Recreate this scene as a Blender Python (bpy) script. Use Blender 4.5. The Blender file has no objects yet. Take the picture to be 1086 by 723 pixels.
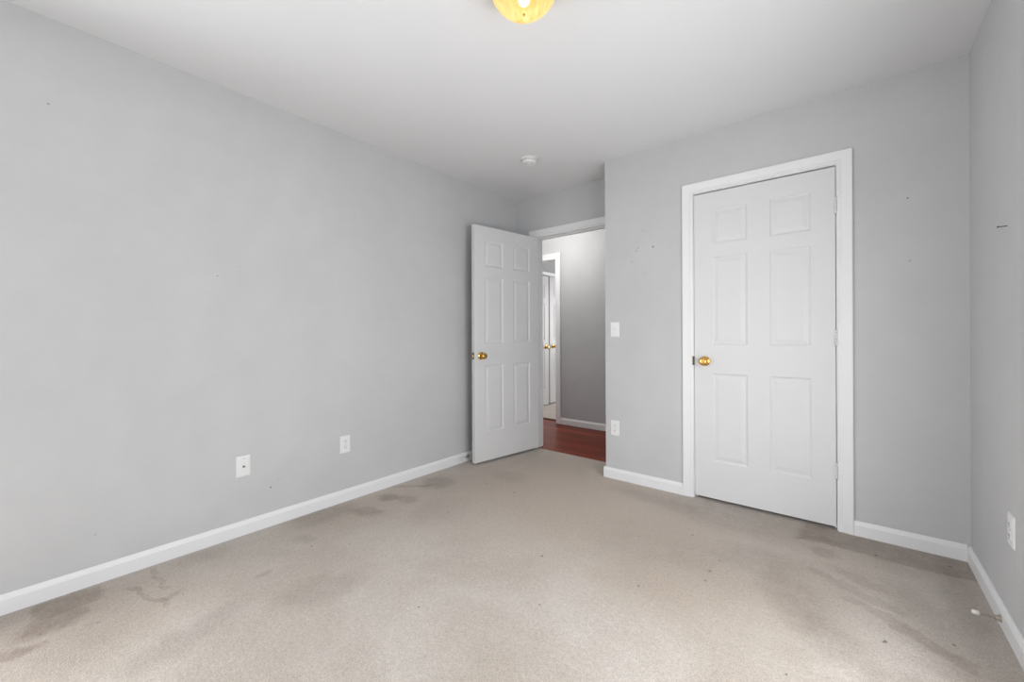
import bpy, bmesh, math, random
from mathutils import Vector, Matrix

sc = bpy.context.scene
COL = sc.collection
PI = math.pi

# ------------------------------------------------------------------ camera
F_PX, YAW, HZ, CAM_H, CAM_X, ROLL = 435.65, 0.6886, 355.64, 1.0955, 2.5993, -0.0043
cam_data = bpy.data.cameras.new('camera')
cam_data.sensor_fit = 'HORIZONTAL'
cam_data.sensor_width = 36.0
cam_data.lens = F_PX / 1086.0 * 36.0
cam_data.shift_y = -(361.5 - HZ) / 1086.0
cam_data.clip_start = 0.02
cam = bpy.data.objects.new('camera', cam_data)
COL.objects.link(cam)
cam.matrix_world = (Matrix.Translation((CAM_X, 0.0, CAM_H)) @ Matrix.Rotation(YAW, 4, 'Z')
                    @ Matrix.Rotation(PI / 2, 4, 'X') @ Matrix.Rotation(ROLL, 4, 'Z'))
sc.camera = cam

# ------------------------------------------------------------------ room measures (metres)
CEIL = 2.44
XR = 3.0445            # right wall
YC = 2.92              # wall with the closet door
YD = 3.229             # wall with the open door
YD2 = 3.345            # hall face of that wall
XC = 1.1348            # corner where the closet wall ends
YB = -1.70             # wall behind the camera, with the window
YH = 4.30              # far wall of the hall
YH2 = 4.415
OX0, OX1, OZ = 0.243, 1.013, 2.040      # clear opening of the open door
CX0, CX1, CZ = 1.786, 2.541, 2.040      # clear opening of the closet door
HX0, HX1, HZT = -1.010, -0.236, 2.040   # clear opening across the hall

# ------------------------------------------------------------------ world, lights, exposure
sc.view_settings.view_transform = 'Standard'
sc.view_settings.look = 'None'
sc.view_settings.gamma = 1.0
sc.view_settings.use_curve_mapping = False
sc.view_settings.exposure = 0.05

world = bpy.data.worlds.new('daylight')
sc.world = world
world.use_nodes = True
wn = world.node_tree.nodes
wn['Background'].inputs['Color'].default_value = (0.90, 0.95, 1.0, 1)
wn['Background'].inputs['Strength'].default_value = 1.5

def area_light(name, loc, rot, sx, sy, power, color=(1, 1, 1)):
    d = bpy.data.lights.new(name, 'AREA')
    d.shape = 'RECTANGLE'; d.size = sx; d.size_y = sy
    d.energy = power; d.color = color
    o = bpy.data.objects.new(name, d); COL.objects.link(o)
    o.location = loc; o.rotation_euler = rot
    return o

def point_light(name, loc, power, radius, color=(1, 1, 1)):
    d = bpy.data.lights.new(name, 'POINT')
    d.energy = power; d.shadow_soft_size = radius; d.color = color
    o = bpy.data.objects.new(name, d); COL.objects.link(o)
    o.location = loc
    return o

# daylight coming in by the wide window behind the camera
WX0, WX1, WZ0, WZ1 = 1.40, 2.90, 0.22, 1.62
area_light('window_daylight', ((WX0 + WX1) / 2, YB - 0.05, (WZ0 + WZ1) / 2), (PI / 2, 0, 0),
           WX1 - WX0 - 0.05, WZ1 - WZ0 - 0.05, 5.5, (0.975, 0.985, 1.0))
# invented left-wall window behind the camera, added to brighten the right wall
SY0, SY1 = -1.35, -0.22
area_light('added_side_window_light', (-0.05, (SY0 + SY1) / 2, (WZ0 + WZ1) / 2), (0, -PI / 2, 0),
           WZ1 - WZ0 - 0.05, SY1 - SY0 - 0.05, 56.0, (0.975, 0.985, 1.0))
# unseen right-wall window, added to even the light on left wall and open door
RY0, RY1 = 0.52, 1.85
area_light('added_right_window_light', (XR + 0.05, (RY0 + RY1) / 2, (WZ0 + WZ1) / 2), (0, PI / 2, 0),
           WZ1 - WZ0 - 0.05, RY1 - RY0 - 0.05, 32.0, (0.975, 0.985, 1.0))
# lamp in the hall ceiling and daylight of the room across the hall
point_light('hall_lamp_light', (0.02, 3.72, 2.18), 11.0, 0.09, (1.0, 0.98, 0.95))
point_light('hall_end_fill_light', (-1.70, 3.85, 2.18), 22.0, 0.09, (1.0, 0.98, 0.95))  # unseen extra source, added to brighten the hall wall from the left
area_light('far_room_daylight', (0.0, 7.25, 1.4), (-PI / 2, 0, 0), 1.4, 1.3, 40.0)


# ------------------------------------------------------------------ node helpers
class NT:
    def __init__(self, name):
        self.m = bpy.data.materials.new(name)
        self.m.use_nodes = True
        self.t = self.m.node_tree
        self.b = self.t.nodes['Principled BSDF']
        self.out = self.t.nodes['Material Output']
    def n(self, kind, **kw):
        x = self.t.nodes.new(kind)
        for k, v in kw.items(): setattr(x, k, v)
        return x
    def link(self, a, b): self.t.links.new(a, b)
    def put(self, sock, v):
        if hasattr(v, 'is_linked') or isinstance(v, bpy.types.NodeSocket): self.link(v, sock)
        else: sock.default_value = v
    def math(self, op, a, b=0.0, clamp=False):
        x = self.n('ShaderNodeMath', operation=op, use_clamp=clamp)
        self.put(x.inputs[0], a); self.put(x.inputs[1], b)
        return x.outputs[0]
    def coords(self):
        if not hasattr(self, '_c'): self._c = self.n('ShaderNodeTexCoord').outputs['Object']
        return self._c
    def noise(self, scale, detail=2.0, rough=0.5, vec=None, out='Fac', dist=0.0):
        x = self.n('ShaderNodeTexNoise')
        x.inputs['Scale'].default_value = scale
        x.inputs['Detail'].default_value = detail
        x.inputs['Roughness'].default_value = rough
        x.inputs['Distortion'].default_value = dist
        self.link(vec if vec is not None else self.coords(), x.inputs['Vector'])
        return x.outputs[out]
    def remap(self, v, a, b, c, d, smooth=False):
        x = self.n('ShaderNodeMapRange')
        x.interpolation_type = 'SMOOTHSTEP' if smooth else 'LINEAR'
        self.put(x.inputs[0], v)
        for i, q in enumerate((a, b, c, d)): x.inputs[1 + i].default_value = q
        return x.outputs[0]
    def mix(self, f, a, b, blend='MIX'):
        x = self.n('ShaderNodeMix', data_type='RGBA', blend_type=blend)
        self.put(x.inputs[0], f)
        self.put(x.inputs[6], a if not isinstance(a, tuple) else (*a, 1))
        self.put(x.inputs[7], b if not isinstance(b, tuple) else (*b, 1))
        return x.outputs[2]
    def spot(self, vec, c, r, rot=0.0, soft=0.0, square=False):
        """1 inside the ellipse (or rectangle) about c with radii r, falling to 0 at its rim"""
        x = self.n('ShaderNodeMapping', vector_type='TEXTURE')
        self.link(vec, x.inputs['Vector'])
        x.inputs['Location'].default_value = c
        x.inputs['Rotation'].default_value = (0, 0, rot)
        x.inputs['Scale'].default_value = r
        if square:
            a = self.n('ShaderNodeVectorMath', operation='ABSOLUTE'); self.link(x.outputs[0], a.inputs[0])
            s = self.n('ShaderNodeSeparateXYZ'); self.link(a.outputs[0], s.inputs[0])
            l = self.math('MAXIMUM', s.outputs[0], s.outputs[1])
        else:
            a = self.n('ShaderNodeVectorMath', operation='LENGTH'); self.link(x.outputs[0], a.inputs[0])
            l = a.outputs['Value']
        return self.remap(l, soft, 1.0, 1.0, 0.0, smooth=True)
    def bump(self, h, strength, dist):
        x = self.n('ShaderNodeBump')
        x.inputs['Strength'].default_value = strength
        x.inputs['Distance'].default_value = dist
        self.link(h, x.inputs['Height'])
        self.link(x.outputs[0], self.b.inputs['Normal'])
    def col(self, c): self.put(self.b.inputs['Base Color'], c if not isinstance(c, tuple) else (*c, 1))
    def set(self, **kw):
        for k, v in kw.items(): self.b.inputs[k.replace('_', ' ')].default_value = v
        return self

def paint_wall(name, base, marks=(), smudge=0.035):
    """matt wall paint with faint roller mottling and a few nail holes"""
    t = NT(name)
    n1 = t.noise(1.6, 4, 0.6)
    n2 = t.noise(6.0, 3, 0.6)
    f = t.math('ADD', t.math('MULTIPLY', n1, 0.65), t.math('MULTIPLY', n2, 0.35))
    hi = tuple(min(1, v * (1 + smudge)) for v in base); lo = tuple(v * (1 - smudge) for v in base)
    c = t.mix(t.remap(f, 0.35, 0.65, 0, 1), lo, hi)
    if marks:
        m = None
        for (p, r, s) in marks:
            q = t.math('MULTIPLY', t.spot(t.coords(), p, (r, r, r), soft=0.35), s)
            m = q if m is None else t.math('MAXIMUM', m, q)
        c = t.mix(m, c, (0.03, 0.03, 0.03))
    t.col(c)
    t.bump(t.noise(320, 2), 0.10, 0.0008)
    t.set(Roughness=0.75, Specular_IOR_Level=0.25)
    return t.m

WALL = (0.570, 0.573, 0.578)
M_LEFT = paint_wall('wall_paint_left', WALL, [
    ((0, 0.692, 1.418), 0.0042, 0.85), ((0, 0.097, 2.077), 0.0065, 0.40), ((0, 0.948, 0.221), 0.0062, 0.85),
    ((0, 0.994, 0.253), 0.0058, 0.30), ((0, 0.793, 1.480), 0.006, 0.14), ((0, 0.793, 1.433), 0.006, 0.10),
    ((0, 0.231, 0.216), 0.006, 0.22), ((0, 1.02, 0.262), 0.003, 0.15)])
M_CLOSET = paint_wall('wall_paint_closet', WALL, [
    ((1.398, YC, 1.733), 0.006, 0.60), ((1.387, YC, 1.714), 0.010, 0.30), ((1.510, YC, 1.727), 0.010, 0.65),
    ((1.437, YC, 1.855), 0.009, 0.20), ((1.350, YC, 1.638), 0.013, 0.14), ((2.830, YC, 1.792), 0.0055, 0.80),
    ((2.836, YC, 1.469), 0.006, 0.35), ((1.44, YC, 1.55), 0.012, 0.08)])
M_RIGHT = paint_wall('wall_paint_right', WALL, [
    ((XR, 2.42, 0.86), 0.010, 0.06), ((XR, 2.36, 0.80), 0.012, 0.05)])
M_WALL = paint_wall('wall_paint', WALL)
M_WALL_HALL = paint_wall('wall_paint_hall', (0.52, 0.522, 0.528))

t = NT('ceiling_paint')
t.col(t.mix(t.noise(2.2, 3), (0.755, 0.758, 0.765), (0.785, 0.788, 0.795)))
t.bump(t.noise(140, 3, 0.6), 0.18, 0.0015)
t.set(Roughness=0.85, Specular_IOR_Level=0.2)
M_CEIL = t.m

def enamel(name, c, rough=0.38, wear=0.02):
    t = NT(name)
    n = t.noise(5.0, 3)
    t.col(t.mix(n, tuple(v * (1 - wear) for v in c), tuple(min(1, v * (1 + wear)) for v in c)))
    t.set(Roughness=rough, Specular_IOR_Level=0.45)
    return t.m
M_TRIM = enamel('white_trim_enamel', (0.815, 0.818, 0.825))
M_DOOR = enamel('white_door_enamel', (0.712, 0.714, 0.719), 0.42)
M_PLATE = enamel('white_plate_plastic', (0.82, 0.82, 0.82), 0.3)
M_PLASTIC = enamel('white_detector_plastic', (0.80, 0.80, 0.80), 0.35)
M_RUBBER = enamel('off_white_rubber', (0.84, 0.79, 0.75), 0.6)
M_GREY_SCREW = enamel('grey_screw', (0.55, 0.55, 0.55), 0.35)
M_SLOT = enamel('dark_slot', (0.10, 0.10, 0.10), 0.6)

def metal(name, c, rough):
    t = NT(name)
    n = t.noise(60, 2)
    t.col(t.mix(n, tuple(v * 0.9 for v in c), c))
    t.set(Metallic=1.0, Roughness=rough)
    return t.m
M_BRASS = metal('polished_brass', (0.72, 0.44, 0.13), 0.14)
M_AGED_BRASS = metal('aged_brass', (0.10, 0.068, 0.032), 0.30)
M_STEEL = metal('satin_steel', (0.62, 0.56, 0.48), 0.30)
M_DARK_STEEL = metal('dark_nail_steel', (0.10, 0.10, 0.10), 0.45)

# ---- carpet: cut pile with traffic wear, stains, specks of dirt, dents
def carpet(name, stains, specks, yellowed=()):
    t = NT(name)
    co = t.coords()
    warp = t.n('ShaderNodeVectorMath', operation='SCALE')
    sub = t.n('ShaderNodeVectorMath', operation='SUBTRACT')
    t.link(t.noise(9.0, 6, 0.68, out='Color'), sub.inputs[0]); sub.inputs[1].default_value = (0.5, 0.5, 0.5)
    t.link(sub.outputs[0], warp.inputs[0]); warp.inputs['Scale'].default_value = 0.12
    add = t.n('ShaderNodeVectorMath', operation='ADD')
    t.link(co, add.inputs[0]); t.link(warp.outputs[0], add.inputs[1])
    wv = add.outputs[0]
    big = t.noise(1.7, 5, 0.62, dist=0.4)
    mid = t.noise(9.0, 4, 0.65)
    base = t.mix(t.remap(big, 0.36, 0.66, 0, 1), (0.530, 0.463, 0.399), (0.645, 0.589, 0.532))
    base = t.mix(t.remap(mid, 0.30, 0.72, 0.0, 0.22), base, (0.42, 0.357, 0.308))
    tan = None   # yellowed by traffic
    for (c, r, rot, s) in yellowed:
        q = t.math('MULTIPLY', t.spot(wv, (c[0], c[1], 0), (r[0], r[1], 1), rot, 0.2), s)
        tan = q if tan is None else t.math('MAXIMUM', tan, q)
    if tan is not None: base = t.mix(tan, base, (0.515, 0.424, 0.345))
    dark = None
    for (c, r, rot, s, sq) in stains:
        q = t.math('MULTIPLY', t.spot(wv, (c[0], c[1], 0), (r[0], r[1], 1), rot, 0.35 if not sq else 0.80, sq), s * 1.25)
        dark = q if dark is None else t.math('ADD', dark, q, clamp=True)
    if dark is not None:
        patch = t.math('MULTIPLY', dark, t.remap(t.noise(14, 4, 0.6), 0.25, 0.6, 0.55, 1.0))
        base = t.mix(patch, base, (0.29, 0.232, 0.187))
    # tufts: each a little lighter or darker
    pile = t.noise(260, 2, 0.7)
    tuft = t.n('ShaderNodeTexVoronoi'); tuft.inputs['Scale'].default_value = 190
    t.link(co, tuft.inputs['Vector'])
    v = t.math('ADD', t.remap(pile, 0.25, 0.75, 0.72, 1.24), t.remap(tuft.outputs['Distance'], 0.0, 0.8, 0.08, -0.14))
    clump = t.noise(60, 3, 0.7)
    v = t.math('MULTIPLY', v, t.remap(clump, 0.3, 0.7, 0.90, 1.08))
    base = t.mix(1.0, base, t_grey(t, v), 'MULTIPLY')
    dirt = None
    for (c, r, s) in specks:
        q = t.math('MULTIPLY', t.spot(co, (c[0], c[1], 0), (r, r * 1.1, 1), 0.4, 0.4), s)
        dirt = q if dirt is None else t.math('MAXIMUM', dirt, q)
    if dirt is not None:
        base = t.mix(dirt, base, (0.035, 0.028, 0.022))
    t.col(base)
    h = t.math('ADD', t.math('MULTIPLY', pile, 0.6), t.math('MULTIPLY', clump, 0.8))
    t.bump(h, 0.85, 0.006)
    t.set(Roughness=0.95, Specular_IOR_Level=0.08, Sheen_Weight=0.25, Sheen_Roughness=0.5)
    return t.m
def t_grey(t, v):
    x = t.n('ShaderNodeCombineColor')
    for i in range(3): t.link(v, x.inputs[i])
    return x.outputs[0]

STAINS = [  # centre, radii, rotation, strength, square?
    ((0.10, 1.20), (0.16, 0.30), 0.0, 0.45, False), ((0.27, 1.40), (0.16, 0.09), 0.5, 0.50, False),
    ((0.18, 1.62), (0.11, 0.08), 0.2, 0.62, False), ((0.30, 1.68), (0.10, 0.10), 0.9, 0.40, False),
    ((0.22, 2.02), (0.18, 0.17), 0.0, 0.50, False), ((0.13, 1.85), (0.15, 0.02), 0.8, 0.35, True),
    ((0.23, 0.10), (0.10, 0.14), 0.2, 0.58, False), ((0.10, 0.15), (0.08, 0.11), 0.0, 0.40, True),
    ((0.36, -0.02), (0.05, 0.12), -0.2, 0.55, False), ((0.30, 0.36), (0.16, 0.012), 0.25, 0.35, True),
    ((0.38, 0.42), (0.03, 0.07), 0.2, 0.35, False), ((0.17, 0.42), (0.14, 0.010), 0.1, 0.30, True),
    ((0.50, 0.72), (0.035, 0.05), 0.0, 0.40, False), ((0.32, 1.00), (0.09, 0.06), 0.3, 0.30, False),
    ((0.72, 0.42), (0.10, 0.28), 0.3, 0.28, False), ((0.82, 0.85), (0.16, 0.26), -0.3, 0.28, False),
    ((0.10, 0.62), (0.10, 0.16), 0.0, 0.22, False),
    ((2.10, 2.75), (0.65, 0.34), 0.0, 0.38, False), ((2.75, 2.80), (0.40, 0.13), 0.0, 0.55, True),
    ((2.42, 2.05), (0.16, 0.28), 0.5, 0.27, False), ((2.55, 1.86), (0.13, 0.20), 0.8, 0.27, False), ((2.30, 2.20), (0.5, 0.4), 0.2, 0.14, False), ((0.32, 0.05), (0.48, 0.40), 0.2, 0.32, False), ((2.75, 2.10), (0.22, 0.03), -0.6, 0.25, True), ((2.60, 2.28), (0.20, 0.025), -0.5, 0.22, True),
    ((2.82, 2.15), (0.14, 0.40), 0.2, 0.30, False), ((2.62, 2.40), (0.16, 0.05), -0.5, 0.30, False),
    ((2.95, 2.45), (0.08, 0.50), 0.0, 0.30, False), ((2.50, 2.58), (0.10, 0.06), 0.0, 0.35, False),
    ((2.72, 1.75), (0.16, 0.10), 0.4, 0.28, False), ((2.25, 2.30), (0.30, 0.20), 0.2, 0.22, False),
    ((1.90, 1.95), (0.50, 0.40), 0.2, 0.12, False), ((1.55, 2.72), (0.42, 0.13), -0.1, 0.24, False),
    ((0.55, 2.45), (0.22, 0.16), 0.0, 0.22, False), ((0.60, 2.95), (0.45, 0.30), 0.0, 0.08, False),
    ((1.75, 2.15), (0.45, 0.35), 0.0, 0.16, False), ((0.62, 1.70), (0.22, 0.30), 0.4, 0.16, False),
]
YELLOWED = [((0.95, 2.45), (1.25, 1.35), 0.3, 0.85), ((1.75, 2.35), (0.75, 0.60), 0.0, 0.70), ((0.25, 1.50), (0.30, 0.70), 0.0, 0.55),
            ((2.40, 2.40), (0.55, 0.60), 0.0, 0.35), ((1.98, 1.92), (0.60, 0.50), 0.3, 0.75), ((0.45, 0.30), (0.28, 0.55), 0.2, 0.40), ((0.25, 0.20), (0.30, 0.50), 0.0, 0.40)]
SPECKS = [((1.415, 1.666), 0.0075, 0.85), ((1.883, 1.733), 0.006, 0.9), ((1.249, 1.040), 0.005, 0.95),
          ((0.667, 1.714), 0.006, 0.8), ((0.783, 2.220), 0.009, 0.8), ((1.047, 2.029), 0.006, 0.6),
          ((0.522, 2.221), 0.009, 0.6), ((2.098, 1.958), 0.008, 0.55), ((2.693, 1.973), 0.008, 0.8),
          ((2.688, 1.963), 0.006, 0.8), ((2.695, 2.713), 0.010, 0.7), ((2.093, 2.050), 0.009, 0.7),
          ((2.106, 2.177), 0.008, 0.5), ((2.879, 2.101), 0.006, 0.8), ((2.437, 1.581), 0.005, 0.8),
          ((0.400, 0.457), 0.005, 0.75), ((0.364, 0.204), 0.005, 0.75), ((0.425, 0.989), 0.006, 0.85),
          ((1.93, 2.36), 0.010, 0.5), ((0.30, 1.93), 0.008, 0.6), ((1.62, 1.36), 0.005, 0.5),
          ((1.30, 1.62), 0.005, 0.4), ((2.50, 1.52), 0.004, 0.7), ((2.96, 2.80), 0.009, 0.7)]
M_CARPET = carpet('beige_cut_pile_carpet', STAINS, SPECKS, YELLOWED)
M_CARPET_FAR = carpet('tan_cut_pile_carpet', [], [])

# ---- red hardwood boards running along x
t = NT('red_hardwood')
br = t.n('ShaderNodeTexBrick')
t.link(t.coords(), br.inputs['Vector'])
br.inputs['Scale'].default_value = 1.0
br.inputs['Brick Width'].default_value = 0.95
br.inputs['Row Height'].default_value = 0.125
br.inputs['Mortar Size'].default_value = 0.0012
br.inputs['Color1'].default_value = (0.34, 0.052, 0.017, 1)
br.inputs['Color2'].default_value = (0.15, 0.020, 0.008, 1)
br.inputs['Mortar'].default_value = (0.03, 0.007, 0.004, 1)
mp = t.n('ShaderNodeMapping'); t.link(t.coords(), mp.inputs['Vector'])
mp.inputs['Scale'].default_value = (1.2, 26.0, 1.0)
g = t.noise(2.5, 5, 0.65, vec=mp.outputs[0], dist=0.6)
t.col(t.mix(t.remap(g, 0.35, 0.7, 0.0, 0.65), br.outputs["Color"], (0.09, 0.015, 0.007)))
t.set(Roughness=0.36, Specular_IOR_Level=0.16)
M_WOOD = t.m
M_STRIP = enamel('dark_brown_strip', (0.06, 0.035, 0.02), 0.5)

# ---- thin window glass
t = NT('window_glass')
gl = t.n('ShaderNodeBsdfGlossy'); gl.inputs['Roughness'].default_value = 0.02
tr = t.n('ShaderNodeBsdfTransparent')
fr = t.n('ShaderNodeFresnel'); fr.inputs['IOR'].default_value = 1.45
mx = t.n('ShaderNodeMixShader')
gb = t.n('ShaderNodeNewGeometry')
t.link(t.math('MULTIPLY', fr.outputs[0], t.math('SUBTRACT', 1.0, gb.outputs['Backfacing'])), mx.inputs[0]); t.link(tr.outputs[0], mx.inputs[1]); t.link(gl.outputs[0], mx.inputs[2])
t.link(mx.outputs[0], t.out.inputs['Surface'])
M_GLASS = t.m

# ---- amber swirled lamp glass, lit from inside
t = NT('amber_lamp_glass')
sw = t.noise(9.0, 4, 0.6, dist=1.6)
cg = t.mix(t.remap(sw, 0.38, 0.66, 0, 1), (1.0, 0.80, 0.38), (0.92, 0.54, 0.16))
tl = t.n('ShaderNodeBsdfTranslucent'); t.link(cg, tl.inputs['Color'])
gs = t.n('ShaderNodeBsdfGlossy'); gs.inputs['Roughness'].default_value = 0.15
em = t.n('ShaderNodeEmission'); t.link(cg, em.inputs['Color']); em.inputs['Strength'].default_value = 0.60
cl = t.n('ShaderNodeBsdfTransparent')
m0 = t.n('ShaderNodeMixShader'); m0.inputs[0].default_value = 0.22     # partly clear: the bulbs show through
dk = t.n('ShaderNodeMixShader'); dk.inputs[0].default_value = 0.60
df = t.n('ShaderNodeBsdfDiffuse'); df.inputs['Color'].default_value = (0.30, 0.16, 0.04, 1)
t.link(tl.outputs[0], dk.inputs[1]); t.link(df.outputs[0], dk.inputs[2])
t.link(dk.outputs[0], m0.inputs[1]); t.link(cl.outputs[0], m0.inputs[2])
m1 = t.n('ShaderNodeMixShader'); m1.inputs[0].default_value = 0.04
t.link(m0.outputs[0], m1.inputs[1]); t.link(gs.outputs[0], m1.inputs[2])
a1 = t.n('ShaderNodeAddShader'); t.link(m1.outputs[0], a1.inputs[0]); t.link(em.outputs[0], a1.inputs[1])
t.link(a1.outputs[0], t.out.inputs['Surface'])
M_LAMP = t.m
t = NT('lit_bulb')
em = t.n('ShaderNodeEmission'); em.inputs['Color'].default_value = (1.0, 0.90, 0.68, 1); em.inputs['Strength'].default_value = 6.0
t.link(em.outputs[0], t.out.inputs['Surface'])
M_BULB = t.m


# ------------------------------------------------------------------ geometry helpers
class MB:
    """collects shapes into one mesh"""
    def __init__(self): self.bm = bmesh.new()
    def box(self, x0, x1, y0, y1, z0, z1, bevel=0.0):
        b = bmesh.new()
        bmesh.ops.create_cube(b, size=1.0)
        bmesh.ops.transform(b, verts=b.verts, matrix=Matrix.Translation(((x0 + x1) / 2, (y0 + y1) / 2, (z0 + z1) / 2))
                            @ Matrix.Diagonal((x1 - x0, y1 - y0, z1 - z0, 1)))
        if bevel: bmesh.ops.bevel(b, geom=list(b.edges), offset=bevel, segments=2, affect='EDGES', profile=0.5)
        self.merge(b); return self
    def merge(self, b, M=None):
        if M is not None: bmesh.ops.transform(b, verts=b.verts, matrix=M)
        me = bpy.data.meshes.new('tmp'); b.to_mesh(me); b.free()
        self.bm.from_mesh(me); bpy.data.meshes.remove(me)
    def lathe(self, prof, seg=32, M=None):
        """prof: (radius, height) list turned about z"""
        b = bmesh.new(); rings = []
        for r, z in prof:
            if r < 1e-6: rings.append([b.verts.new((0, 0, z))])
            else: rings.append([b.verts.new((r * math.cos(2 * PI * i / seg), r * math.sin(2 * PI * i / seg), z)) for i in range(seg)])
        for A, B in zip(rings, rings[1:]):
            for i in range(seg):
                j = (i + 1) % seg
                if len(A) == 1 and len(B) == 1: continue
                if len(A) == 1: b.faces.new((A[0], B[j], B[i]))
                elif len(B) == 1: b.faces.new((A[i], A[j], B[0]))
                else: b.faces.new((A[i], A[j], B[j], B[i]))
        for f in b.faces: f.smooth = True
        bmesh.ops.recalc_face_normals(b, faces=b.faces)
        self.merge(b, M); return self
    def prism(self, poly, a, b_, axis):
        """extrude the 2-D polygon from a to b_ along axis ('x' -> poly is (y,z); 'y' -> (x,z))"""
        b = bmesh.new()
        def P(p, s): return (s, p[0], p[1]) if axis == 'x' else (p[0], s, p[1])
        A = [b.verts.new(P(p, a)) for p in poly]; B = [b.verts.new(P(p, b_)) for p in poly]
        n = len(poly)
        b.faces.new(A); b.faces.new(B)
        for i in range(n): b.faces.new((A[i], A[(i + 1) % n], B[(i + 1) % n], B[i]))
        bmesh.ops.recalc_face_normals(b, faces=b.faces)
        self.merge(b); return self
    def build(self, name, mat, parent=None, smooth_angle=None, kind=None):
        me = bpy.data.meshes.new(name)
        self.bm.to_mesh(me); self.bm.free()
        me.materials.append(mat)
        o = bpy.data.objects.new(name, me); COL.objects.link(o)
        if parent: o.parent = parent
        if kind: o['kind'] = kind
        return o

def tag(o, label, cat, group=None, kind=None):
    o['label'] = label; o['category'] = cat
    if group: o['group'] = group
    if kind: o['kind'] = kind
    return o

def thing(name, label, cat, loc, rot=(0, 0, 0), group=None):
    o = bpy.data.objects.new(name, None); COL.objects.link(o)
    o.empty_display_size = 0.05
    o.location = loc; o.rotation_euler = rot
    return tag(o, label, cat, group)

def struct(mb, name, mat): return mb.build(name, mat, kind='structure')

# ------------------------------------------------------------------ room shell
W = 0.115
struct(MB().box(-W, XR + W, YB - W, 3.247, -0.12, 0.0), 'floor', M_CARPET)
struct(MB().box(-2.8, 4.2, YB - W, 7.6, CEIL, CEIL + 0.12), 'ceiling', M_CEIL)
mb = MB()
mb.box(-W, 0, YB - W, SY0, 0, CEIL).box(-W, 0, SY1, YD2, 0, CEIL).box(-W, 0, SY0, SY1, 0, WZ0).box(-W, 0, SY0, SY1, WZ1, CEIL)
struct(mb, 'wall_left', M_LEFT)
mb = MB()
mb.box(XR, XR + W, YB - W, RY0, 0, CEIL).box(XR, XR + W, RY1, YD2, 0, CEIL).box(XR, XR + W, RY0, RY1, 0, WZ0).box(XR, XR + W, RY0, RY1, WZ1, CEIL)
struct(mb, 'wall_right', M_RIGHT)

JT = 0.019   # jamb board thickness
mb = MB()    # wall holding the open door
mb.box(0, OX0 - JT, YD, YD2, 0, CEIL).box(OX1 + JT, XR, YD, YD2, 0, CEIL).box(OX0 - JT, OX1 + JT, YD, YD2, OZ + JT, CEIL)
struct(mb, 'wall_doorway', M_WALL)
mb = MB()    # closet front, with its short return
mb.box(XC, CX0 - JT, YC, YC + W, 0, CEIL).box(CX1 + JT, XR, YC, YC + W, 0, CEIL).box(CX0 - JT, CX1 + JT, YC, YC + W, CZ + JT, CEIL)
mb.box(XC, XC + W, YC + W, YD, 0, CEIL)
struct(mb, 'wall_closet', M_CLOSET)
mb = MB()    # wall behind the camera
mb.box(0, WX0, YB - W, YB, 0, CEIL).box(WX1, XR, YB - W, YB, 0, CEIL)
mb.box(WX0, WX1, YB - W, YB, 0, WZ0).box(WX0, WX1, YB - W, YB, WZ1, CEIL)
struct(mb, 'wall_rear', M_WALL)

# hall and the room across it
struct(MB().box(-2.8, 4.2, 3.247, 4.44, -0.12, -0.004), 'floor_hall', M_WOOD)
struct(MB().box(-2.8, 4.2, 4.44, 7.6, -0.12, 0.0), 'floor_far_room', M_CARPET_FAR)
mb = MB()
mb.box(-2.8, HX0 - JT, YH, YH2, 0, CEIL).box(HX1 + JT, 4.2, YH, YH2, 0, CEIL).box(HX0 - JT, HX1 + JT, YH, YH2, HZT + JT, CEIL)
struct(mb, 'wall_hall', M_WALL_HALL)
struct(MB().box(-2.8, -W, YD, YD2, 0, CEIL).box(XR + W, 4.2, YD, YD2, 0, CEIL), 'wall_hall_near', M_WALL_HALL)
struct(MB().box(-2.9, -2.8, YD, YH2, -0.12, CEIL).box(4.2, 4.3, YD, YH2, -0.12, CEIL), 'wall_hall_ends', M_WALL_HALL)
FX = -1.08   # side wall of the far room that holds the double closet doors
FY0, FY1 = 4.668, 6.132
mb = MB()
mb.box(FX - W, FX, YH2, FY0, 0, CEIL).box(FX - W, FX, FY1, 7.6, 0, CEIL).box(FX - W, FX, FY0, FY1, 2.035, CEIL)
mb.box(FX - 0.65, FX - 0.60, FY0 - 0.1, FY1 + 0.1, 0, CEIL)
mb.box(FX - 0.65, FX - W, FY0 - 0.12, FY0 - 0.07, 0, CEIL).box(FX - 0.65, FX - W, FY1 + 0.07, FY1 + 0.12, 0, CEIL)
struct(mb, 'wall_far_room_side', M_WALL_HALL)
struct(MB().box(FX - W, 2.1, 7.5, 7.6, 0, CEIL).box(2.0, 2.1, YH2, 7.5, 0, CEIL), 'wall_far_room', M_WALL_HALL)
struct(MB().box(HX0, HX1, 4.432, 4.474, -0.006, 0.008, 0.003), 'trim_1', M_STRIP)   # strip where wood meets carpet

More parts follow.
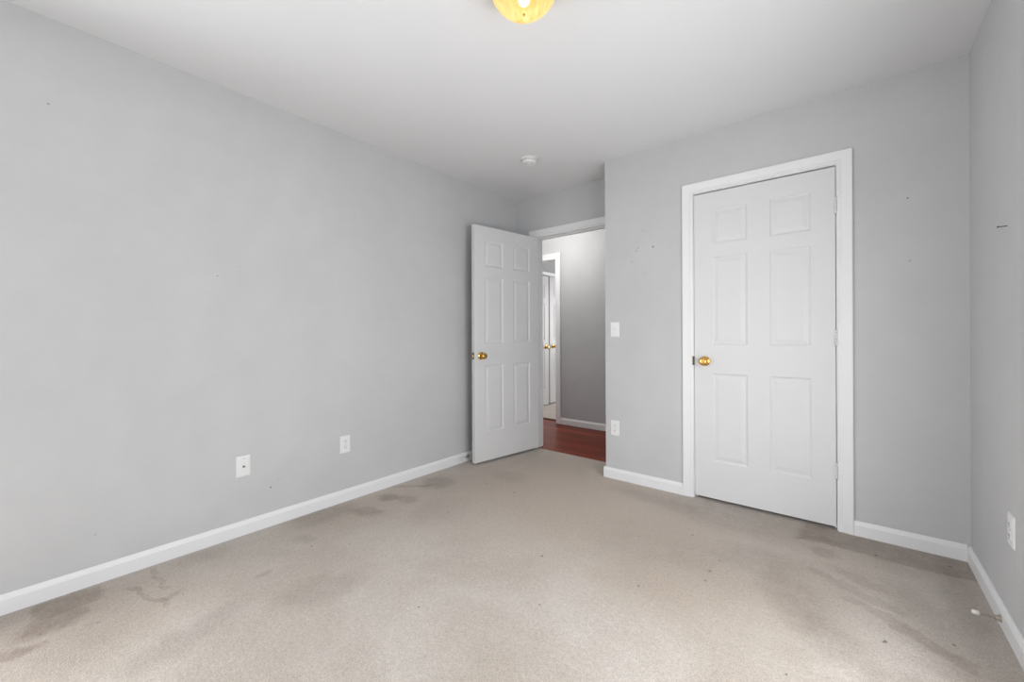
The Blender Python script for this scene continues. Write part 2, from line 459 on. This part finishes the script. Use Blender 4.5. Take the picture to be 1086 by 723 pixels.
# ------------------------------------------------------------------ baseboards
BH, BT = 0.078, 0.014
def base_x(mb, x0, x1, yw, s):      # on a wall y = yw, sticking out towards s
    mb.prism([(yw, 0), (yw + s * BT, 0), (yw + s * BT, BH - 0.020), (yw + s * BT * 0.75, BH - 0.012), (yw + s * 0.004, BH), (yw, BH)], x0, x1, 'x')
def base_y(mb, y0, y1, xw, s):      # on a wall x = xw
    mb.prism([(xw, 0), (xw + s * BT, 0), (xw + s * BT, BH - 0.020), (xw + s * BT * 0.75, BH - 0.012), (xw + s * 0.004, BH), (xw, BH)], y0, y1, 'y')
CW = 0.066   # casing width
REV = 0.005  # reveal
mb = MB(); base_y(mb, YB, YD, 0, 1); struct(mb, 'baseboard_left', M_TRIM)
mb = MB(); base_y(mb, YB, YC, XR, -1); struct(mb, 'baseboard_right', M_TRIM)
mb = MB(); base_x(mb, XC - BT, CX0 - REV - CW, YC, -1); base_y(mb, YC, YD, XC, -1); struct(mb, 'baseboard_closet', M_TRIM)
mb = MB(); base_x(mb, CX1 + REV + CW, XR - BT * 0.9, YC, -1); struct(mb, 'baseboard_corner', M_TRIM)
mb = MB(); base_x(mb, 0, WX0, YB, 1); base_x(mb, WX0, XR, YB, 1); struct(mb, 'baseboard_rear', M_TRIM)
mb = MB(); base_x(mb, HX1 + REV + CW, 4.2, YH, -1); base_x(mb, -2.8, HX0 - REV - CW, YH, -1); o = struct(mb, 'baseboard_hall', M_TRIM)
mb = MB(); base_y(mb, YH2, FY0 - REV - 0.05, FX, 1); base_y(mb, FY1 + 0.055, 7.5, FX, 1); struct(mb, 'baseboard_far_room', M_TRIM)

# ------------------------------------------------------------------ door casings and jambs
PROFILE = [(0.0, 0.0), (0.0, 0.007), (0.006, 0.010), (0.012, 0.010), (0.020, 0.0085), (0.044, 0.0135), (0.058, 0.0165), (0.064, 0.0165), (0.066, 0.014), (0.066, 0.0)]
def casing(mb, a0, a1, zt, plane, s, axis='y', prof=PROFILE, k=1.0):
    """mitred casing about an opening a0..a1, top zt, lying on the wall plane, proud towards s"""
    b = bmesh.new(); rails = []
    for w, th in prof:
        w *= k
        pts = [(a0 - REV - w, 0), (a0 - REV - w, zt + REV + w), (a1 + REV + w, zt + REV + w), (a1 + REV + w, 0)]
        rails.append([b.verts.new((p[0], plane + s * th, p[1]) if axis == 'y' else (plane + s * th, p[0], p[1])) for p in pts])
    for A, B in zip(rails, rails[1:]):
        for i in range(3): b.faces.new((A[i], A[i + 1], B[i + 1], B[i]))
    b.faces.new([r[0] for r in rails]); b.faces.new([r[3] for r in rails])
    bmesh.ops.recalc_face_normals(b, faces=b.faces)
    mb.merge(b)
def jamb(mb, x0, x1, zt, y0, y1, stop=None):
    mb.box(x0 - JT, x0, y0, y1, 0, zt + JT).box(x1, x1 + JT, y0, y1, 0, zt + JT).box(x0, x1, y0, y1, zt, zt + JT)
    if stop:
        s0, s1 = stop; q = 0.011
        mb.box(x0, x0 + q, s0, s1, 0, zt).box(x1 - q, x1, s0, s1, 0, zt).box(x0 + q, x1 - q, s0, s1, zt - q, zt)
mb = MB(); casing(mb, OX0, OX1, OZ, YD, -1); casing(mb, OX0, OX1, OZ, YD2, 1); jamb(mb, OX0, OX1, OZ, YD, YD2, (YD + 0.040, YD + 0.075))
struct(mb, 'trim_2', M_TRIM)
mb = MB(); casing(mb, CX0, CX1, CZ, YC, -1); jamb(mb, CX0, CX1, CZ, YC, YC + W, (YC + 0.036, YC + 0.070))
t3 = struct(mb, 'trim_3', M_TRIM)
mb = MB(); casing(mb, HX0, HX1, HZT, YH, -1, k=1.1); casing(mb, HX0, HX1, HZT, YH2, 1); jamb(mb, HX0, HX1, HZT, YH, YH2, (YH + 0.05, YH + 0.085))
struct(mb, 'trim_4', M_TRIM)
mb = MB(); casing(mb, FY0, FY1, 2.030, FX, 1, axis='x', k=0.8); struct(mb, 'trim_5', M_TRIM)

# ------------------------------------------------------------------ six panel doors
def panel_door(w, h=2.013, th=0.035):
    """slab x 0..w, y 0..th (front at y = 0), z 0..h, six raised panels on both faces"""
    k = w / 0.755
    xs = [0, 0.112 * k, 0.317 * k, 0.438 * k, 0.643 * k, w]
    zs = [0, 0.243, 0.822, 1.008, 1.584, 1.671, 1.896, h]
    mb = MB(); b = bmesh.new()
    LV = [(0.0, 0.0), (0.004, 0.0035), (0.010, 0.0065), (0.016, 0.0065), (0.036, 0.0015), (0.040, 0.001)]
    for yf, s in ((0.0, 1), (th, -1)):
        for i in range(5):
            for j in range(7):
                x0, x1, z0, z1 = xs[i], xs[i + 1], zs[j], zs[j + 1]
                if i in (1, 3) and j in (1, 3, 5):
                    prev = None
                    for ins, d in LV:
                        r = [b.verts.new((p, yf + s * d, q)) for p, q in ((x0 + ins, z0 + ins), (x1 - ins, z0 + ins), (x1 - ins, z1 - ins), (x0 + ins, z1 - ins))]
                        if prev:
                            for a in range(4): b.faces.new((prev[a], prev[(a + 1) % 4], r[(a + 1) % 4], r[a]))
                        prev = r
                    b.faces.new(prev)
                else:
                    b.faces.new([b.verts.new((p, yf, q)) for p, q in ((x0, z0), (x1, z0), (x1, z1), (x0, z1))])
    for a, c in (((0, 0), (w, 0)), ((w, 0), (w, h)), ((w, h), (0, h)), ((0, h), (0, 0))):
        b.faces.new([b.verts.new(p) for p in ((a[0], 0, a[1]), (c[0], 0, c[1]), (c[0], th, c[1]), (a[0], th, a[1]))])
    bmesh.ops.remove_doubles(b, verts=b.verts, dist=1e-5)
    bmesh.ops.recalc_face_normals(b, faces=b.faces)
    mb.merge(b)
    return mb
KNOB = [(0.0, 0.0), (0.0325, 0.0), (0.0325, 0.003), (0.029, 0.007), (0.020, 0.009), (0.0125, 0.012), (0.0115, 0.026),
        (0.015, 0.031), (0.022, 0.036), (0.0265, 0.043), (0.0275, 0.050), (0.025, 0.057), (0.019, 0.0615), (0.012, 0.0625), (0.0, 0.062)]
def knob(parent, x, y, z, s):
    """round brass knob on the face y, pointing towards s (-1 / +1 along y)"""
    M = Matrix.Translation((x, y, z)) @ Matrix.Rotation(PI / 2 if s < 0 else -PI / 2, 4, 'X')
    k = MB().lathe(KNOB[5:], 32, M).build('door_knob', M_BRASS, parent)
    MB().lathe(KNOB[:6] + [(0.0, 0.012)], 32, M).build('rosette', M_BRASS, k)
    return k
def hinge(parent, x, y, z, mat, dx=0.0):
    mb = MB()
    R = 0.0062
    prof = [(0, -0.047), (0.004, -0.047), (0.005, -0.0445), (R, -0.0445)]
    for i in range(1, 5):
        zz = -0.0445 + 0.0178 * i
        prof += [(R, zz - 0.0006), (R - 0.0008, zz - 0.0003), (R - 0.0008, zz + 0.0001), (R, zz + 0.0004)]
    prof += [(R, 0.0445), (0.005, 0.0445), (0.004, 0.047), (0, 0.047)]
    mb.lathe(prof, 16, Matrix.Translation((x, y, z)))
    mb.box(x - 0.013, x - 0.002, y + 0.003, y + 0.0058, z - 0.0445, z + 0.0445)
    return mb.build('hinge', mat, parent)

# open door: hinged at the left jamb, swung 99 degrees into the room
DW = 0.760
d1 = panel_door(DW).build('door_1', M_DOOR, kind='structure')
# local frame: x from hinge to free end, y = 0 the face turned to the left wall, y = th the visible face
PIN = Vector((OX0 + 0.002, YD - 0.008, 0.020))
ANG = math.radians(-99.0)
d1.matrix_world = Matrix.Translation(PIN) @ Matrix.Rotation(ANG, 4, 'Z') 
tag(d1, 'white six-panel door standing open against the left wall', 'door', kind='structure')
KZ = 0.903
knob(d1, DW - 0.068, 0.035, KZ, 1)
knob(d1, DW - 0.068, 0.0, KZ, -1)
lp = MB().box(DW, DW + 0.0015, 0.0055, 0.0295, KZ - 0.0285, KZ + 0.0285, 0.0006).build('latch_plate', M_AGED_BRASS, d1)
MB().box(DW + 0.001, DW + 0.010, 0.010, 0.025, KZ - 0.010, KZ + 0.010, 0.002).build('latch_bolt', M_BRASS, lp)
for zz in (0.30, 1.05, 1.80): hinge(d1, -0.004, -0.004, zz, M_BRASS)

# closet door, shut, hinged on the right
GW = CX1 - CX0
d2 = panel_door(GW - 0.0065, 2.011).build('door_2', M_DOOR)
d2.location = (CX0 + 0.003, YC + 0.001, 0.020)
tag(d2, 'white six-panel closet door shut in the wall at right', 'door', kind='structure')
knob(d2, 0.066, 0.0, 0.900, -1)
for zz in (0.313, 1.055, 1.797): hinge(d2, GW - 0.0045, -0.0075, zz, M_DOOR)
MB().box(CX0 - 0.0075, CX0 + 0.0015, YC - 0.0105, YC + 0.02, 0.892, 0.950, 0.0012).build('strike_plate', M_AGED_BRASS, t3)

# double closet doors in the room across the hall
for i, (y, name, lab) in enumerate(((FY0 + 0.003, 'door_3', 'white closet leaf with the nearer brass knob in the room beyond the hall'),
                                    (FY1 - 0.003, 'door_4', 'white closet leaf with the farther brass knob in the room beyond the hall'))):
    w = 0.711
    d = panel_door(w).build(name, M_DOOR)
    tag(d, lab, 'door', kind='structure')
    if i == 0:   # hinged at the near side; local +x -> +y, front (y = 0 side) faces +x
        d.matrix_world = Matrix.Translation((FX, y, 0.010)) @ Matrix.Rotation(PI / 2, 4, 'Z')
        knob(d, w - 0.085, 0.0, 0.902, -1)
    else:        # hinged at the far side; turned round
        d.matrix_world = Matrix.Translation((FX - 0.035, y, 0.016)) @ Matrix.Rotation(-PI / 2, 4, 'Z')
        knob(d, w - 0.085, 0.035, 0.902, 1)

# ------------------------------------------------------------------ window behind the camera, plus two added for light
def window(name, a0, a1, P):
    """frame with a middle bar in the opening a0..a1; P maps (along, out, up) boxes into the wall"""
    wf = MB()
    for u0, u1, v0, v1 in ((a0, a0 + 0.04, WZ0, WZ1), (a1 - 0.04, a1, WZ0, WZ1), (a0 + 0.04, a1 - 0.04, WZ0, WZ0 + 0.04),
                           (a0 + 0.04, a1 - 0.04, WZ1 - 0.04, WZ1), ((a0 + a1) / 2 - 0.02, (a0 + a1) / 2 + 0.02, WZ0 + 0.04, WZ1 - 0.04)):
        wf.box(*P(u0, u1, 0.010, 0.044), v0, v1)
    w = wf.build(name, M_TRIM, kind='structure')
    MB().box(*P(a0 + 0.035, a1 - 0.035, 0.026, 0.030), WZ0 + 0.035, WZ1 - 0.035).build('window_pane', M_GLASS, w)
    wt = MB()      # flat casing and a sill on the room side
    for u0, u1, v0, v1, dd in ((a0 - 0.06, a0, WZ0 - 0.06, WZ1 + 0.06, 0.015), (a1, a1 + 0.06, WZ0 - 0.06, WZ1 + 0.06, 0.015),
                               (a0, a1, WZ1, WZ1 + 0.06, 0.015), (a0, a1, WZ0 - 0.06, WZ0, 0.015), (a0 - 0.075, a1 + 0.075, WZ0 - 0.005, WZ0 + 0.012, 0.035)):
        wt.box(*P(u0, u1, -dd, 0.0), v0, v1, 0.002)
    wt.build('window_casing', M_TRIM, w)
window('window_1', WX0, WX1, lambda u0, u1, d0, d1: (u0, u1, YB - d1, YB - d0))
window('window_added_left', SY0, SY1, lambda u0, u1, d0, d1: (-d1, -d0, u0, u1))  # added window, frames the left-wall fill light
window('window_added_right', RY0, RY1, lambda u0, u1, d0, d1: (XR + d0, XR + d1, u0, u1))  # added window, frames the right-wall fill light


# ------------------------------------------------------------------ wall plates
PW, PH, PT = 0.070, 0.114, 0.0055
def plate_mesh():
    mb = MB()
    prof = [(0, 0), (0.0045, 0.0048), (0.010, PT)]   # pillowed edge
    b = bmesh.new(); prev = None
    for ins, y in [(0, 0), (0.0008, 0.003), (0.004, 0.005), (0.009, PT)]:
        r = [b.verts.new((p, -y, q)) for p, q in ((-PW / 2 + ins, -PH / 2 + ins), (PW / 2 - ins, -PH / 2 + ins), (PW / 2 - ins, PH / 2 - ins), (-PW / 2 + ins, PH / 2 - ins))]
        if prev:
            for a in range(4): b.faces.new((prev[a], prev[(a + 1) % 4], r[(a + 1) % 4], r[a]))
        else: b.faces.new(r)
        prev = r
    b.faces.new(prev)
    bmesh.ops.recalc_face_normals(b, faces=b.faces)
    mb.merge(b); return mb
def screw(parent, z, mat=M_GREY_SCREW):
    M = Matrix.Translation((0, -PT, z)) @ Matrix.Rotation(PI / 2, 4, 'X')
    return MB().lathe([(0.0034, -0.001), (0.0034, 0.0004), (0.002, 0.0011), (0, 0.0012)], 14, M).build('screw', mat, parent)
def outlet(label, loc, rz):
    r = thing('power_outlet', label, 'outlet', loc, (0, 0, rz), 'duplex power outlets')
    plate_mesh().build('cover_plate', M_PLATE, r)
    screw(r, 0.0)
    for z in (0.0195, -0.0195):
        b = bmesh.new()   # rounded receptacle face
        ring = []
        for i in range(28):
            a = 2 * PI * i / 28
            x = 0.0168 * math.copysign(abs(math.cos(a)) ** 0.75, math.cos(a)); q = 0.0140 * math.copysign(abs(math.sin(a)) ** 0.6, math.sin(a))
            ring.append((x, q + z))
        A = [b.verts.new((x, -PT + 0.001, q)) for x, q in ring]; B = [b.verts.new((x * 0.97, -PT - 0.0022, z + (q - z) * 0.97)) for x, q in ring]
        for i in range(28): b.faces.new((A[i], A[(i + 1) % 28], B[(i + 1) % 28], B[i]))
        b.faces.new(B); b.faces.new(A)
        bmesh.ops.recalc_face_normals(b, faces=b.faces)
        mb = MB(); mb.merge(b); rc = mb.build('receptacle', M_PLATE, r)
        y0, y1 = -PT - 0.0028, -PT - 0.0015
        MB().box(-0.0075, -0.0052, y0, y1, z - 0.0005, z + 0.0075).box(0.0052, 0.0075, y0, y1, z + 0.0005, z + 0.0075)\
            .lathe([(0.0, -0.0006), (0.0026, -0.0006), (0.0026, 0.0006), (0.0, 0.0006)], 12, Matrix.Translation((0, -PT - 0.0021, z - 0.0065)) @ Matrix.Rotation(PI / 2, 4, 'X'))\
            .build('slots', M_SLOT, rc)
    return r
# plate-local: x along the wall, front towards -y
outlet('white duplex outlet on the left wall, nearer the open door', (0, 1.404, 0.377), PI / 2)
outlet('white duplex outlet low on the closet wall below the light switch', (1.2125, YC, 0.386), 0)
outlet('white duplex outlet on the right wall above the door stop', (XR, 2.268, 0.390), -PI / 2)

r = thing('cable_jack', 'white wall plate with one round cable jack on the left wall', 'wall plate', (0, 0.810, 0.378), (0, 0, PI / 2))
plate_mesh().build('cover_plate', M_PLATE, r)
screw(r, 0.042); screw(r, -0.042, M_PLATE)
MB().lathe([(0.0, -0.001), (0.0062, -0.001), (0.0062, 0.003), (0.0046, 0.003), (0.0046, 0.010), (0.0032, 0.010), (0.0032, 0.006), (0, 0.006)], 18,
           Matrix.Translation((0, -PT, -0.001)) @ Matrix.Rotation(PI / 2, 4, 'X')).build('connector', metal('dull_nickel', (0.30, 0.29, 0.27), 0.35), r)

r = thing('light_switch', 'white toggle light switch on the closet wall beside the corner', 'light switch', (1.2145, YC, 1.137))
plate_mesh().build('cover_plate', M_PLATE, r)
screw(r, 0.030, M_PLATE); screw(r, -0.030, M_PLATE)
MB().box(-0.0055, 0.0055, -PT - 0.0012, -PT + 0.001, -0.0125, 0.0125, 0.0006).build('toggle_collar', M_PLATE, r)
MB().prism([(-PT - 0.001, -0.008), (-PT - 0.001, 0.004), (-PT - 0.0125, 0.0105), (-PT - 0.0135, 0.0045)], -0.004, 0.004, 'x').build('toggle', M_PLATE, r)

# ------------------------------------------------------------------ ceiling lamp
LX, LY = 1.661, 1.219
r = thing('ceiling_lamp', 'lit flush ceiling lamp with a round amber glass bowl', 'ceiling lamp', (LX, LY, CEIL))
MB().lathe([(0, 0), (0.150, 0), (0.152, -0.006), (0.148, -0.018), (0.136, -0.024), (0.130, -0.020), (0.0, -0.016)], 48).build('ceiling_pan', M_BRASS, r)
BR, BD = 0.131, 0.121
prof = []
for i in range(0, 19):
    a = (PI / 2) * i / 18
    prof.append((BR * math.cos(a) if i < 18 else 0.0, -0.022 - BD * math.sin(a)))
MB().lathe(prof, 56).build('glass_bowl', M_LAMP, r)
z0 = -0.022 - BD
MB().lathe([(0, z0 + 0.003), (0.0045, z0 + 0.002), (0.005, z0 - 0.001), (0.003, z0 - 0.002), (0.004, z0 - 0.005), (0.0025, z0 - 0.0075), (0, z0 - 0.008)], 20).build('finial', M_BRASS, r)
for bulb_z in (-0.088,):
    M = Matrix.Translation((0.0, 0.0, bulb_z))
    b_ = MB().lathe([(0, -0.024), (0.012, -0.021), (0.020, -0.012), (0.022, 0), (0.019, 0.012), (0.012, 0.024), (0.011, 0.030), (0, 0.030)], 20, M).build('bulb', M_BULB, r)
    MB().lathe([(0, 0.029), (0.0125, 0.029), (0.0125, 0.040), (0.016, 0.040), (0.016, 0.0716), (0, 0.0716)], 16, M).build('socket', M_BRASS, b_)

# ------------------------------------------------------------------ smoke detector
r = thing('smoke_detector', 'small round white smoke detector on the ceiling near the doorway', 'smoke detector', (0.714, 2.505, CEIL))
MB().lathe([(0, 0), (0.068, 0), (0.068, -0.006), (0.064, -0.009), (0, -0.009)], 40).build('mounting_plate', M_PLASTIC, r)
bd = MB().lathe([(0, -0.009), (0.052, -0.009), (0.056, -0.013), (0.056, -0.030), (0.051, -0.037), (0.036, -0.040), (0.034, -0.038), (0.018, -0.038), (0.016, -0.041), (0, -0.0415)], 40).build('housing', M_PLASTIC, r)
mb = MB()
for i in range(20):
    b = bmesh.new(); bmesh.ops.create_cube(b, size=1.0)
    mb.merge(b, Matrix.Rotation(2 * PI * i / 20, 4, 'Z') @ Matrix.Translation((0.0558, 0, -0.022)) @ Matrix.Diagonal((0.0012, 0.010, 0.006, 1)))
mb.build('vent_slots', enamel('grey_vent', (0.40, 0.40, 0.40), 0.6), bd)

# ------------------------------------------------------------------ door stops on the baseboards
def door_stop(label, base, tip):
    base = Vector(base); tip = Vector(tip)
    r = thing('door_stop', label, 'door stop', base, (0, 0, 0), 'baseboard door stops')
    q = (tip - base).to_track_quat('Z', 'Y'); r.rotation_euler = q.to_euler()
    L = (tip - base).length
    MB().lathe([(0, 0), (0.0135, 0), (0.0135, 0.002), (0.010, 0.005), (0.0085, 0.018), (0.006, 0.021), (0, 0.021)], 24).build('flange', M_STEEL, r)
    prof = [(0, 0.018)]
    z = 0.018
    while z < L - 0.016:
        prof += [(0.0034, z), (0.0042, z + 0.0008), (0.0034, z + 0.0016)]; z += 0.0018
    prof.append((0, z))
    MB().lathe(prof, 16).build('shaft', M_STEEL, r)
    MB().lathe([(0, L - 0.018), (0.0078, L - 0.018), (0.0084, L - 0.015), (0.0080, L - 0.002), (0.0065, L), (0, L)], 20).build('rubber_tip', M_RUBBER, r)
    return r
door_stop('metal door stop with white tip jutting from the right baseboard', (XR - BT, 2.335, 0.034), (2.952, 2.292, 0.050))
door_stop('small door stop on the left baseboard beside the open door', (BT, 2.525, 0.042), (0.082, 2.415, 0.058))

# ------------------------------------------------------------------ nail left in the right wall
r = thing('nail', 'dark nail sticking out of the right wall at eye height', 'nail', (XR, 2.310, 1.488), (0, -PI / 2, 0))
MB().lathe([(0, -0.004), (0.0016, -0.004), (0.0016, 0.0235), (0, 0.0235)], 12).build('shank', M_DARK_STEEL, r)
MB().lathe([(0, 0.023), (0.0042, 0.023), (0.0042, 0.0245), (0, 0.0252)], 16).build('head', M_DARK_STEEL, r)
